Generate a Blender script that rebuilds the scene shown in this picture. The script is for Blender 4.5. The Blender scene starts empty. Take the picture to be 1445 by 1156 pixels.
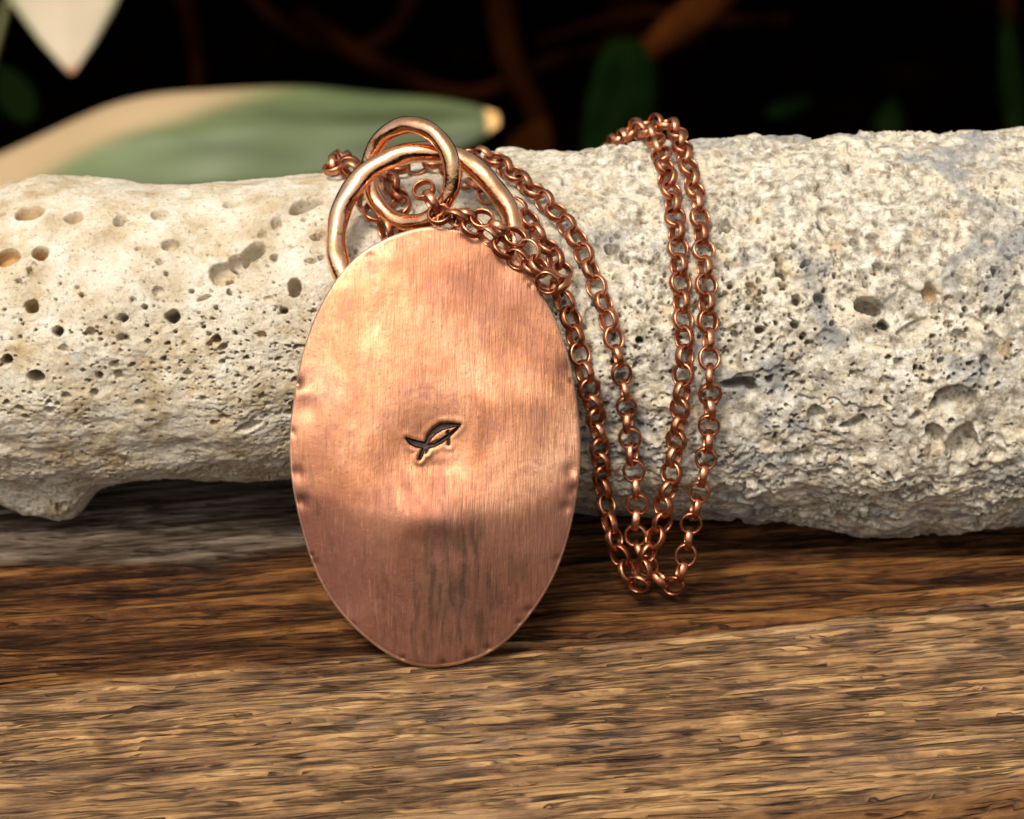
import bpy, math, random
import numpy as np
from mathutils import Vector, Matrix

R_ = math.radians
MM = 0.001
sc = bpy.context.scene
COL = sc.collection

# ------------------------------------------------------------------ camera
PITCH = 25.0
LENS = 85.0
FOC = 235.0                                   # mm from the lens to the pendant
F0 = np.array([0.0, -24.0, 23.0])             # the point the lens looks at (mm)
FW = np.array([0, math.cos(R_(PITCH)), -math.sin(R_(PITCH))])
UP = np.array([0, math.sin(R_(PITCH)), math.cos(R_(PITCH))])
RT = np.array([1.0, 0, 0])
CAM = F0 - FOC * FW
cam = bpy.data.cameras.new('camera')
cam.lens = LENS; cam.sensor_width = 36.0; cam.sensor_fit = 'HORIZONTAL'
cam.clip_start = 0.01; cam.clip_end = 200.0
cam.dof.use_dof = True; cam.dof.focus_distance = (FOC - 8) * MM; cam.dof.aperture_fstop = 52.0
co = bpy.data.objects.new('camera', cam); COL.objects.link(co)
co.location = Vector(CAM * MM); co.rotation_euler = (R_(90 - PITCH), 0, 0)
sc.camera = co

# ------------------------------------------------------------------ sky, sun, exposure
SUN_EL, SUN_AZ = 55.0, 205.0                  # azimuth clockwise from +Y: front, to the left of the lens
w = bpy.data.worlds.new('World'); sc.world = w; w.use_nodes = True
nt = w.node_tree; nt.nodes.clear()
sky = nt.nodes.new('ShaderNodeTexSky'); sky.sky_type = 'NISHITA'; sky.sun_disc = False
sky.sun_elevation = R_(SUN_EL); sky.sun_rotation = R_(SUN_AZ)
sky.air_density = 1.0; sky.dust_density = 6.0; sky.ozone_density = 0.6
hs = nt.nodes.new('ShaderNodeHueSaturation'); hs.inputs['Saturation'].default_value = 0.16
bg = nt.nodes.new('ShaderNodeBackground'); bg.inputs['Strength'].default_value = 0.12
wo = nt.nodes.new('ShaderNodeOutputWorld')
nt.links.new(sky.outputs[0], hs.inputs['Color']); nt.links.new(hs.outputs[0], bg.inputs['Color']); nt.links.new(bg.outputs[0], wo.inputs[0])
sl = bpy.data.lights.new('sun', 'SUN'); sl.energy = 2.25; sl.angle = R_(12); sl.color = (1.0, 0.90, 0.75)
so = bpy.data.objects.new('sun', sl); COL.objects.link(so)
d = Vector((math.sin(R_(SUN_AZ)) * math.cos(R_(SUN_EL)), math.cos(R_(SUN_AZ)) * math.cos(R_(SUN_EL)), math.sin(R_(SUN_EL))))
so.rotation_euler = d.to_track_quat('Z', 'Y').to_euler(); so.location = d * 2
sc.view_settings.view_transform = 'Standard'; sc.view_settings.look = 'None'
sc.view_settings.exposure = 0.33; sc.view_settings.gamma = 1.0
sc.cycles.use_denoising = True; sc.cycles.sample_clamp_indirect = 4.0

# ------------------------------------------------------------------ helpers
def ray(u, v):
    """direction through a pixel of the 1445x1156 photograph"""
    k = 36.0 / LENS / 1445.0
    r = FW + RT * ((u - 722.5) * k) - UP * ((v - 578.0) * k)
    return r / np.linalg.norm(r)
def at_depth(u, v, dep):
    r = ray(u, v); return CAM + r * (dep / r.dot(FW))
def at_plane(u, v, p, n):
    r = ray(u, v); return CAM + r * ((np.asarray(p) - CAM).dot(n) / r.dot(n))

def tag(o, label=None, cat=None, group=None, kind=None):
    if label: o['label'] = label
    if cat: o['category'] = cat
    if group: o['group'] = group
    if kind: o['kind'] = kind
    return o
def empty(name, loc_mm):
    o = bpy.data.objects.new(name, None); o.empty_display_size = 0.005
    o.location = Vector(np.asarray(loc_mm, float) * MM); COL.objects.link(o); return o
def np_mesh(name, V, F, smooth=True, attrs=None):
    """V (n,3) in mm, F (m,4) or (m,3)"""
    V = np.ascontiguousarray(V, dtype=np.float32) * np.float32(MM)
    F = np.ascontiguousarray(F, dtype=np.int32)
    k = F.shape[1]
    me = bpy.data.meshes.new(name)
    me.vertices.add(len(V)); me.vertices.foreach_set('co', V.ravel())
    me.loops.add(F.size); me.loops.foreach_set('vertex_index', F.ravel())
    me.polygons.add(len(F))
    me.polygons.foreach_set('loop_start', np.arange(0, F.size, k, dtype=np.int32))
    me.polygons.foreach_set('loop_total', np.full(len(F), k, dtype=np.int32))
    if smooth: me.polygons.foreach_set('use_smooth', np.ones(len(F), dtype=bool))
    for an, av in (attrs or {}).items():
        a = me.attributes.new(an, 'FLOAT', 'POINT'); a.data.foreach_set('value', np.ascontiguousarray(av, dtype=np.float32).ravel())
    me.update(calc_edges=True)
    return me
def link_mesh(name, me, mat=None, parent=None, loc_mm=None):
    o = bpy.data.objects.new(name, me); COL.objects.link(o)
    if mat is not None and not me.materials: me.materials.append(mat)
    if loc_mm is not None: o.location = Vector(np.asarray(loc_mm, float) * MM)
    if parent: o.parent = parent
    return o
def grid_faces(nu, nv, wrap_u=False, wrap_v=False):
    i = np.arange(nu if wrap_u else nu - 1); j = np.arange(nv if wrap_v else nv - 1)
    I, J = np.meshgrid(i, j, indexing='ij'); I2 = (I + 1) % nu; J2 = (J + 1) % nv
    return np.stack([I * nv + J, I2 * nv + J, I2 * nv + J2, I * nv + J2], -1).reshape(-1, 4)
def bsp(t):
    f = t - np.floor(t)
    return np.floor(t).astype(int), ((1 - f) ** 3 / 6, (3 * f ** 3 - 6 * f ** 2 + 4) / 6, (-3 * f ** 3 + 3 * f ** 2 + 3 * f + 1) / 6, f ** 3 / 6)
def noise_uv(U, V, cu, cv, seed):
    """smooth noise on a regular grid: 1-D coordinates U, V (mm), cell sizes cu, cv; about unit variance"""
    rng = np.random.RandomState(seed)
    a = (U - U.min()) / cu + rng.rand(); b = (V - V.min()) / cv + rng.rand()
    lat = rng.randn(int(a.max()) + 5, int(b.max()) + 5)
    ia, wa = bsp(a); ib, wb = bsp(b)
    A = sum(wa[k][:, None] * lat[ia + k, :] for k in range(4))
    return sum(wb[k][None, :] * A[:, ib + k] for k in range(4)) * 2.1
def noise_2d(P, Q, cu, cv, seed):
    """the same noise at free coordinates (arrays of one shape)"""
    rng = np.random.RandomState(seed)
    a = (P - P.min()) / cu + rng.rand(); b = (Q - Q.min()) / cv + rng.rand()
    lat = rng.randn(int(a.max()) + 5, int(b.max()) + 5)
    ia, wa = bsp(a); ib, wb = bsp(b)
    out = 0
    for k in range(4):
        for l in range(4):
            out = out + wa[k] * wb[l] * lat[ia + k, ib + l]
    return out * 2.1
def sstep(a, b, x):
    t = np.clip((x - a) / (b - a), 0, 1); return t * t * (3 - 2 * t)

# node helpers
class Mat:
    def __init__(s, name):
        s.m = bpy.data.materials.new(name); s.m.use_nodes = True
        s.t = s.m.node_tree; s.b = s.t.nodes['Principled BSDF']
    def n(s, typ, **kw):
        nd = s.t.nodes.new(typ)
        for k, v in kw.items():
            if k in nd.inputs: nd.inputs[k].default_value = v
            else: setattr(nd, k, v)
        return nd
    def l(s, a, b): s.t.links.new(a, b)
    def coord(s, scale=(1, 1, 1), rot=(0, 0, 0)):
        c = s.n('ShaderNodeTexCoord'); m = s.n('ShaderNodeMapping')
        m.inputs['Scale'].default_value = scale; m.inputs['Rotation'].default_value = rot
        s.l(c.outputs['Object'], m.inputs['Vector']); return m.outputs[0]
    def noise(s, vec, scale, detail=4, rough=0.55, dist=0.0):
        nd = s.n('ShaderNodeTexNoise'); nd.inputs['Scale'].default_value = scale; nd.inputs['Detail'].default_value = detail
        nd.inputs['Roughness'].default_value = rough; nd.inputs['Distortion'].default_value = dist
        s.l(vec, nd.inputs['Vector']); return nd.outputs['Fac']
    def attr(s, name): 
        nd = s.n('ShaderNodeAttribute'); nd.attribute_name = name; return nd.outputs['Fac']
    def ramp(s, fac, stops):
        nd = s.n('ShaderNodeValToRGB'); e = nd.color_ramp.elements
        while len(e) < len(stops): e.new(0.5)
        for k, (p, c) in enumerate(stops):
            e[k].position = p; e[k].color = (*c, 1) if len(c) == 3 else c
        s.l(fac, nd.inputs['Fac']); return nd.outputs['Color']
    def val(s, fac, a, b, lo, hi):
        nd = s.n('ShaderNodeMapRange'); nd.inputs['From Min'].default_value = a; nd.inputs['From Max'].default_value = b
        nd.inputs['To Min'].default_value = lo; nd.inputs['To Max'].default_value = hi
        s.l(fac, nd.inputs['Value']); return nd.outputs[0]
    def mix(s, fac, a, b, mode='MIX'):
        nd = s.n('ShaderNodeMix'); nd.data_type = 'RGBA'; nd.blend_type = mode
        for src, k in ((fac, 0), (a, 6), (b, 7)):
            if isinstance(src, (int, float)): nd.inputs[k].default_value = src
            elif isinstance(src, tuple): nd.inputs[k].default_value = (*src, 1)
            else: s.l(src, nd.inputs[k])
        return nd.outputs[2]
    def math(s, op, a, b=0.0):
        nd = s.n('ShaderNodeMath'); nd.operation = op
        for src, k in ((a, 0), (b, 1)):
            if isinstance(src, (int, float)): nd.inputs[k].default_value = src
            else: s.l(src, nd.inputs[k])
        return nd.outputs[0]
    def bump(s, h, dist, strength=1.0, prev=None):
        nd = s.n('ShaderNodeBump'); nd.inputs['Distance'].default_value = dist; nd.inputs['Strength'].default_value = strength
        s.l(h, nd.inputs['Height'])
        if prev is not None: s.l(prev, nd.inputs['Normal'])
        return nd.outputs[0]
    def set(s, **kw):
        for k, v in kw.items():
            k = k.replace('_', ' ')
            if isinstance(v, (int, float)): s.b.inputs[k].default_value = v
            elif isinstance(v, tuple): s.b.inputs[k].default_value = (*v, 1)
            else: s.l(v, s.b.inputs[k])

# ------------------------------------------------------------------ materials
def m_stone():
    M = Mat('coral_limestone'); c = M.coord()
    side = M.attr('side')                     # 0 = smooth cream end, 1 = gritty grey-white end
    n1 = M.noise(c, 260, 6, 0.6); n2 = M.noise(c, 900, 5, 0.65); n3 = M.noise(c, 120, 4, 0.6, 0.6); n4 = M.noise(c, 2600, 4, 0.7)
    cream = M.ramp(n1, [(0.28, (0.42, 0.29, 0.15)), (0.41, (0.59, 0.47, 0.30)), (0.52, (0.72, 0.62, 0.46)), (0.66, (0.80, 0.74, 0.61))])
    grey = M.ramp(n2, [(0.33, (0.09, 0.08, 0.065)), (0.43, (0.29, 0.25, 0.19)), (0.50, (0.53, 0.48, 0.39)), (0.57, (0.72, 0.68, 0.58)), (0.72, (0.82, 0.80, 0.74))])
    n6 = M.noise(c, 1100, 5, 0.7)
    cream = M.mix(M.val(n6, 0.38, 0.25, 0, 0.65), cream, (0.32, 0.22, 0.12))
    base = M.mix(M.val(side, 0, 1, 0.10, 0.8), cream, grey)
    gp = M.math('MULTIPLY', M.val(n3, 0.52, 0.62, 0, 0.72), M.val(side, 0, 1, 0.12, 1))
    n5 = M.noise(c, 340, 5, 0.6, 1.2)
    base = M.mix(M.math('MULTIPLY', M.val(n5, 0.50, 0.62, 0, 0.85), side), base, (0.76, 0.66, 0.48))
    base = M.mix(M.math('MULTIPLY', M.val(n5, 0.42, 0.34, 0, 0.6), side), base, (0.36, 0.30, 0.21))
    base = M.mix(gp, base, (0.235, 0.24, 0.25))
    oc = M.noise(c, 420, 4, 0.6, 0.3)
    base = M.mix(M.val(oc, 0.57, 0.72, 0, 0.55), base, (0.52, 0.34, 0.14))
    base = M.mix(M.val(n4, 0.57, 0.68, 0, 0.75), base, (0.13, 0.09, 0.055))
    base = M.mix(M.attr('amber'), base, (0.55, 0.30, 0.09))
    M.set(Base_Color=base, Roughness=0.85, Specular_IOR_Level=0.25)
    b = M.bump(M.noise(c, 1500, 6, 0.75), 0.0005, 0.9)
    b = M.bump(n4, 0.00012, 0.5, b)
    M.set(Normal=b); return M.m
def m_wood():
    M = Mat('weathered_wood'); 
    band = M.attr('band'); tone = M.attr('tone'); grey = M.attr('grey')
    f1 = M.noise(M.coord((190, 1750, 8)), 1, 5, 0.65); f2 = M.noise(M.coord((330, 2900, 8)), 1, 4, 0.7)
    f3 = M.noise(M.coord((50, 420, 8)), 1, 4, 0.6, 0.4); f5 = M.noise(M.coord((45, 1700, 8)), 1, 1.5, 0.5, 0.0); f6 = M.noise(M.coord((110, 500, 8)), 1, 3, 0.5)
    t = M.math('ADD', M.math('MULTIPLY', tone, 0.50), M.math('MULTIPLY', f1, 0.45))
    t = M.math('ADD', t, M.math('ADD', M.math('MULTIPLY', f3, 0.14), M.math('MULTIPLY', f2, 0.55))); t = M.math('ADD', M.math('MULTIPLY', M.math('SUBTRACT', t, 0.805), 1.15), 0.555)
    crack = M.math('MULTIPLY', M.val(M.math('ABSOLUTE', M.math('SUBTRACT', f5, 0.5)), 0.010, 0.034, 1, 0), M.val(f6, 0.44, 0.54, 0, 1))
    f7 = M.noise(M.coord((60, 2200, 8)), 1, 1.5, 0.5, 0.0); f8 = M.noise(M.coord((190, 420, 8)), 1, 2, 0.5)
    crack2 = M.math('MULTIPLY', M.val(M.math('ABSOLUTE', M.math('SUBTRACT', f7, 0.47)), 0.010, 0.030, 1, 0), M.val(f8, 0.47, 0.54, 0, 1))
    crack = M.math('MAXIMUM', crack, crack2)
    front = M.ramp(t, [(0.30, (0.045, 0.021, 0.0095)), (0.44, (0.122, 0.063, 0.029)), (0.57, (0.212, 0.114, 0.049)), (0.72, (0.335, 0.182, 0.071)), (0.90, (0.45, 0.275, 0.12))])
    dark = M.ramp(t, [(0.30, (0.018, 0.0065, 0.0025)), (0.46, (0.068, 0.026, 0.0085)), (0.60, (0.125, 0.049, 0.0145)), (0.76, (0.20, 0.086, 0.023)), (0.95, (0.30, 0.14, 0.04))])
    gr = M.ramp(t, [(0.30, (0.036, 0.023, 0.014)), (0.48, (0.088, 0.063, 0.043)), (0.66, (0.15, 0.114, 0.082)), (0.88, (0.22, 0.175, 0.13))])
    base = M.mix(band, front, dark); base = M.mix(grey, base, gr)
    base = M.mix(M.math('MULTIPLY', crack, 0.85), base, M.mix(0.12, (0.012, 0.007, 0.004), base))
    silver = M.noise(M.coord((35, 140, 8)), 1, 5, 0.65)
    base = M.mix(M.math('MULTIPLY', M.val(silver, 0.52, 0.72, 0, 0.25), M.val(band, 0, 1, 1, 0)), base, (0.28, 0.215, 0.16))
    M.set(Base_Color=base, Roughness=M.val(band, 0, 1, 0.82, 0.72), Specular_IOR_Level=M.val(band, 0, 1, 0.2, 0.08))
    M.set(Normal=M.bump(M.math('SUBTRACT', f2, M.math('MULTIPLY', crack, 1.2)), 0.0003, 0.9, M.bump(f1, 0.0003, 0.6))); return M.m
def m_disc():
    M = Mat('brushed_copper'); c = M.coord(); cb = M.coord((5200, 420, 420), (0, 0, R_(4)))
    br = M.noise(cb, 1, 4, 0.6); br2 = M.noise(M.coord((2000, 200, 200), (0, 0, R_(-3))), 1, 3, 0.6)
    p1 = M.noise(c, 130, 5, 0.6, 0.5); p2 = M.noise(c, 520, 5, 0.65); p3 = M.noise(c, 2600, 3, 0.6)
    col = M.ramp(p1, [(0.32, (0.20, 0.076, 0.036)), (0.46, (0.335, 0.145, 0.074)), (0.58, (0.44, 0.212, 0.115)), (0.75, (0.56, 0.305, 0.18))])
    col = M.mix(M.val(p2, 0.52, 0.75, 0, 0.45), col, (0.42, 0.19, 0.12))
    col = M.mix(M.attr('patina_reflection'), col, (0.19, 0.075, 0.05))  # tarnish, and the dark reflection painted over the lower half
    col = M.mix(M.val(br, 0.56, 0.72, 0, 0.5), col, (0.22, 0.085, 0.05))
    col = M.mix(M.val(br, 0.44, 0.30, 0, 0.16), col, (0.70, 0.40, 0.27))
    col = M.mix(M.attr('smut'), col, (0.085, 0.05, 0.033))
    col = M.mix(M.val(p3, 0.66, 0.76, 0, 0.5), col, (0.28, 0.12, 0.07))
    sp = M.noise(c, 4200, 2, 0.5); col = M.mix(M.val(sp, 0.64, 0.70, 0, 0.6), col, (0.16, 0.06, 0.035))
    sc1 = M.noise(M.coord((900, 5200, 900), (0, 0, R_(35))), 1, 2); sc2 = M.noise(M.coord((600, 6000, 900), (0, 0, R_(-62))), 1, 2)
    scr = M.math('MAXIMUM', M.val(sc1, 0.68, 0.74, 0, 1), M.val(sc2, 0.70, 0.76, 0, 1)); col = M.mix(M.math('MULTIPLY', scr, 0.2), col, (0.20, 0.08, 0.05))
    p4 = M.noise(c, 330, 6, 0.7, 0.8); col = M.mix(M.val(p4, 0.51, 0.66, 0, 0.65), col, (0.24, 0.105, 0.075))
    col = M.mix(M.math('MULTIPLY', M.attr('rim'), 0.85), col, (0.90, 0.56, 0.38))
    rg = M.math('ADD', M.val(p2, 0.3, 0.7, 0.40, 0.54), M.math('MULTIPLY', M.attr('patina_reflection'), 0.08))
    M.set(Base_Color=col, Metallic=1.0, Roughness=rg)
    scb = M.bump(scr, 0.00004, 0.12)
    b = M.bump(br, 0.00009, 0.4, scb); b = M.bump(br2, 0.00012, 0.3, b); b = M.bump(p2, 0.0003, 0.14, b); b = M.bump(p3, 0.00004, 0.3, b)
    M.set(Normal=b); return M.m
def m_ring(name, fire=0.5, tint=(0.92, 0.49, 0.27)):
    M = Mat(name); c = M.coord()
    p1 = M.noise(c, 240, 5, 0.6, 0.5); p2 = M.noise(c, 900, 4, 0.6); p3 = M.noise(c, 300, 3, 0.5, 0.3)
    col = M.ramp(p1, [(0.30, (0.76, 0.34, 0.16)), (0.5, tint), (0.7, (0.97, 0.62, 0.40))])
    col = M.mix(M.val(p3, 0.60, 0.70, 0, 0.6), col, (0.58, 0.36, 0.13))
    col = M.mix(M.math('MULTIPLY', M.val(p2, 0.60, 0.68, 0, 0.9), fire), col, (0.10, 0.065, 0.05))
    M.set(Base_Color=col, Metallic=1.0, Roughness=M.val(p2, 0.35, 0.65, 0.10, 0.26))
    M.set(Normal=M.bump(p1, 0.0004, 0.25, M.bump(M.noise(c, 1800, 3), 0.00006, 0.5))); return M.m
def m_link():
    M = Mat('chain_copper'); c = M.coord()
    oi = M.n('ShaderNodeObjectInfo'); rnd = oi.outputs['Random']
    col = M.ramp(rnd, [(0.0, (0.40, 0.15, 0.073)), (0.5, (0.52, 0.21, 0.108)), (1.0, (0.64, 0.285, 0.155))])
    p = M.noise(c, 1400, 4, 0.6)
    col = M.mix(M.val(p, 0.48, 0.64, 0, 0.7), col, (0.20, 0.065, 0.032))
    M.set(Base_Color=col, Metallic=1.0, Roughness=M.val(p, 0.3, 0.7, 0.24, 0.44))
    M.set(Normal=M.bump(M.noise(c, 2500, 3), 0.00006, 0.5)); return M.m
def m_plain(name, col, rough=0.7, var=0.3, scale=300, metal=0.0):
    M = Mat(name); n = M.noise(M.coord(), scale, 4)
    base = M.mix(M.val(n, 0.35, 0.65, 0, 1), tuple(x * (1 - var) for x in col), tuple(min(1, x * (1 + var)) for x in col))
    M.set(Base_Color=base, Roughness=rough, Metallic=metal, Specular_IOR_Level=0.2 if rough < 0.9 else 0.0)
    M.set(Normal=M.bump(n, 0.0005, 0.3)); return M.m
def m_leaf(name, main, edge, tip, rough=0.5):
    M = Mat(name); a = M.attr('pale'); tp = M.attr('tip'); vn = M.attr('vein_shade')
    n = M.noise(M.coord((7, 15, 15)), 1, 3); base = M.mix(M.val(n, 0.36, 0.64, 0, 1), tuple(x * 0.42 for x in main), tuple(x * 2.0 for x in main))
    base = M.mix(M.val(vn, 0.1, 1, 0, 0.6), base, tuple(min(1, x * 2.3) for x in main))
    base = M.mix(a, base, edge); base = M.mix(tp, base, tip)
    M.set(Base_Color=base, Roughness=rough, Specular_IOR_Level=0.25 if rough < 0.9 else 0.0); return M.m

# ------------------------------------------------------------------ stone shape (base cylinder of changing radius)
_px = np.array([-120, -60, 0, 30, 60, 140, 230, 330, 440, 560, 700, 780, 860, 975, 1080, 1150, 1250, 1340, 1445, 1560], float)
_top = np.array([338, 303, 264, 248, 242, 239, 238, 235, 232, 226, 212, 207, 202, 193, 190, 189, 187, 184, 187, 196], float)
_bot = np.array([642, 674, 687, 689, 690, 690, 688, 680, 674, 690, 714, 724, 732, 740, 738, 742, 754, 754, 736, 722], float)
ST_X, ST_Z, ST_R = [], [], []
for u, a, b in zip(_px, _top, _bot):
    ra, rb = ray(722.5, a), ray(722.5, b)
    ea, eb = math.atan2(ra[2], ra[1]), math.atan2(rb[2], rb[1])
    mid, half = (ea + eb) / 2, (ea - eb) / 2
    yc = 0.0
    D = (yc - CAM[1]) / math.cos(mid)
    ST_Z.append(CAM[2] + D * math.sin(mid)); ST_R.append(D * math.sin(half))
    ST_X.append((u - 722.5) * 36.0 / LENS / 1445.0 * D * math.cos(mid + R_(PITCH)))
ST_X, ST_Z, ST_R = map(np.array, (ST_X, ST_Z, ST_R))
def st_z(x): return np.interp(x, ST_X, ST_Z)
def st_r(x): return np.interp(x, ST_X, ST_R)
Z_LIFT = 0.0
def st_pt(x, phi, h=0.0):
    r = st_r(x) + h
    return np.array([x, -r * math.cos(R_(phi)), st_z(x) + r * math.sin(R_(phi))])
def on_stone(u, v, h=0.0):
    r = ray(u, v); t = np.linspace(180, 330, 3001)
    P = CAM + t[:, None] * r
    dd = np.hypot(P[:, 1], P[:, 2] - st_z(P[:, 0])) - st_r(P[:, 0]) - h
    k = np.argmax(dd < 0) if (dd < 0).any() else np.argmin(dd)
    p = P[k]
    a = math.atan2(p[2] - st_z(p[0]), -p[1]); rr = st_r(p[0]) + h
    return np.array([p[0], -rr * math.cos(a), st_z(p[0]) + rr * math.sin(a)])
def st_nrm(p):
    n = np.array([0, p[1], p[2] - st_z(p[0])]); return n / np.linalg.norm(n)

ST_H = {}
def st_h(p):
    ph = math.degrees(math.atan2(p[2] - st_z(p[0]), -p[1])) % 360
    if ph > 300: ph -= 360
    i = min(max(np.searchsorted(ST_H['x'], p[0]), 0), len(ST_H['x']) - 1); j = min(max(np.searchsorted(ST_H['p'], ph), 0), len(ST_H['p']) - 1)
    return float(ST_H['h'][i, j])
def build_stone():
    rng = np.random.RandomState(5)
    xd = np.linspace(-59, 59, 1130)
    X = np.concatenate([np.linspace(ST_X[0], -59.3, 26), xd, np.linspace(59.3, ST_X[-1], 24)])
    PH = np.concatenate([np.linspace(-84, 122, 560), np.linspace(124.5, 273.5, 46)])
    nu, nv = len(X), len(PH)
    V = PH * R_(1) * 19.0                                           # arc length, mm
    rad = np.repeat(st_r(X)[:, None], nv, 1); zc = st_z(X)[:, None]
    XX = np.repeat(X[:, None], nv, 1); PP = np.repeat(PH[None, :], nu, 0)
    side = sstep(-16, 14, XX + 6 * noise_uv(X, V, 12, 9, 3))
    low = sstep(38, -6, PP + 12 * noise_uv(X, V, 9, 9, 4)) * (1 - side)    # gritty lower half of the smooth end
    grit = np.clip(side + 0.32 * low, 0, 1)
    h = np.zeros((nu, nv))
    h += 0.40 * noise_uv(X, V, 16, 12, 11) + 0.24 * noise_uv(X, V, 6, 5, 12)
    pm = noise_uv(X, V, 4.6, 3.6, 22); rough = 0.12 + 0.92 * sstep(-0.7, 0.9, pm)
    h += (0.07 + 0.10 * grit) * noise_uv(X, V, 2.4, 1.9, 13)
    h += (0.03 + 0.06 * grit) * noise_uv(X, V, 0.95, 0.8, 14)
    h += (0.012 + 0.05 * grit * rough) * noise_uv(X, V, 0.45, 0.40, 15)
    h += (0.010 + 0.04 * grit * rough) * noise_uv(X, V, 0.25, 0.23, 16)
    h -= 0.45
    # bedding lines along the top of the gritty end
    h += 0.12 * side * sstep(55, 85, PP) * noise_uv(X, V, 5, 0.7, 17)
    br_ = noise_uv(X, V, 6, 4, 25) + 0.4 * noise_uv(X, V, 1.3, 1.1, 26) + 0.22 * noise_uv(X, V, 0.5, 0.45, 27)
    h -= 0.42 * side * sstep(0.75, 1.0, br_) + 0.35 * side * sstep(-1.0, -1.35, br_)
    # lumps: abs noise gives crumbly crevices
    cr = np.abs(noise_uv(X, V, 1.7, 1.5, 18)); h -= 0.16 * grit * np.exp(-(cr / 0.22) ** 2) * sstep(-0.2, 1.0, noise_uv(X, V, 3, 3, 21))
    cr = np.abs(noise_uv(X, V, 3.1, 2.2, 19)); h -= 0.14 * (0.15 + 0.85 * grit) * np.exp(-(cr / 0.07) ** 2) * sstep(0.0, 1.0, noise_uv(X, V, 5, 5, 20))
    amber = np.zeros((nu, nv))
    def local(x0, p0, rx, rp, ext=1.6):
        v0 = R_(p0) * 19.0
        i0, i1 = np.searchsorted(X, [x0 - rx * ext, x0 + rx * ext]); j0, j1 = np.searchsorted(V, [v0 - rp * ext, v0 + rp * ext])
        return i0, i1, j0, j1, v0
    def pit(x0, p0, rx, rp, depth, rot=0.0, amb=0.0, soft=0.35, seed=0):
        e = max(rx, rp)
        i0, i1, j0, j1, v0 = local(x0, p0, e, e)
        if i1 - i0 < 1 or j1 - j0 < 1: return
        A = X[i0:i1, None] - x0; B = V[None, j0:j1] - v0
        ca, sa = math.cos(rot), math.sin(rot)
        P = (A * ca + B * sa) / rx; Q = (-A * sa + B * ca) / rp
        th = np.arctan2(Q, P)
        rg = np.random.RandomState(seed); wob = 1 + sum((0.075 if 0.11 < soft < 0.16 else 0.11) / (k - 0.4) ** 0.5 * rg.randn() * np.cos(k * th + rg.rand() * 6.3) for k in (2, 3, 4))
        q = np.hypot(P, Q) / np.clip(wob, 0.6, 1.5)
        h[i0:i1, j0:j1] -= depth * (1 - sstep(1 - soft, 1 + soft * 0.5, q)) * (1 - 0.25 * q * q * (q < 1))
        if amb: amber[i0:i1, j0:j1] = np.maximum(amber[i0:i1, j0:j1], amb * (1 - sstep(0.85, 1.15, q)))
    k = 36.0 / LENS / 1445.0
    def hole(u, v, ru, rv, depth, rot=0.0, amb=0.0, soft=0.3):
        p = on_stone(u, v); ph = math.degrees(math.atan2(p[2] - st_z(p[0]), -p[1]))
        dist = np.linalg.norm(p - CAM); mm = k * dist
        fs = max(0.35, math.cos(R_(ph - PITCH)))
        pit(p[0], ph, ru * mm, rv * mm / fs * 19.0 / st_r(p[0]), depth * (1.8 if soft < 0.5 else 1), rot, amb, soft * (0.5 if soft < 0.5 else 1), int(u * 7 + v))
    # bored holes of the smooth end: photo pixels, half sizes in pixels, depth in mm
    L = [(103, 297, 13, 10, .9, 0, .5), (168, 304, 9, 9, 1.1), (225, 296, 13, 9, .8), (325, 283, 10, 7, .6), (432, 291, 24, 9, 1.6, .45),
         (390, 313, 8, 8, .8), (240, 343, 13, 8, .7), (224, 368, 5, 5, .5), (357, 351, 14, 14, 2.2), (315, 382, 21, 17, 1.0), (337, 365, 14, 12, 1.2), (386, 360, 5, 5, .8),
         (415, 404, 9, 14, 1.7), (399, 437, 6, 5, 1.1), (222, 410, 8, 8, .45), (55, 351, 11, 11, 1.6, 0, .9), (42, 430, 10, 10, 1.6, 0, .35),
         (80, 468, 7, 8, 1.7), (127, 468, 6, 6, .7), (169, 477, 6, 6, .7), (203, 432, 4, 4, .9), (173, 448, 6, 6, 1.4), (242, 446, 10, 10, 2.4), (7, 511, 8, 8, 1.8),
         (49, 536, 11, 11, 2.2), (138, 535, 5, 6, 1.5), (165, 534, 6, 8, .6), (303, 481, 7, 7, 1.0, 0, .4), (301, 603, 5, 4, 1.4), (131, 561, 5, 6, .7), (68, 583, 6, 6, .5),
         (367, 474, 7, 5, .5, 0, .4), (286, 418, 10, 3, .5, .5), (446, 335, 8, 5, .8), (438, 367, 9, 3, .6), (8, 356, 17, 14, 1.1, 0, .8), (40, 288, 22, 10, 1.1, .6, .7),
         (92, 563, 7, 5, .5), (312, 515, 5, 4, .7), (285, 568, 4, 4, .8), (369, 568, 5, 4, .8), (210, 602, 7, 3, .6), (194, 348, 5, 3, .5), (40, 381, 4, 4, .4), (88, 493, 7, 6, .4),
         (60, 683, 4, 4, .8), (82, 697, 3, 3, .9), (420, 596, 20, 7, .8, .2), (350, 610, 18, 6, .6, .3)]
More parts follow.
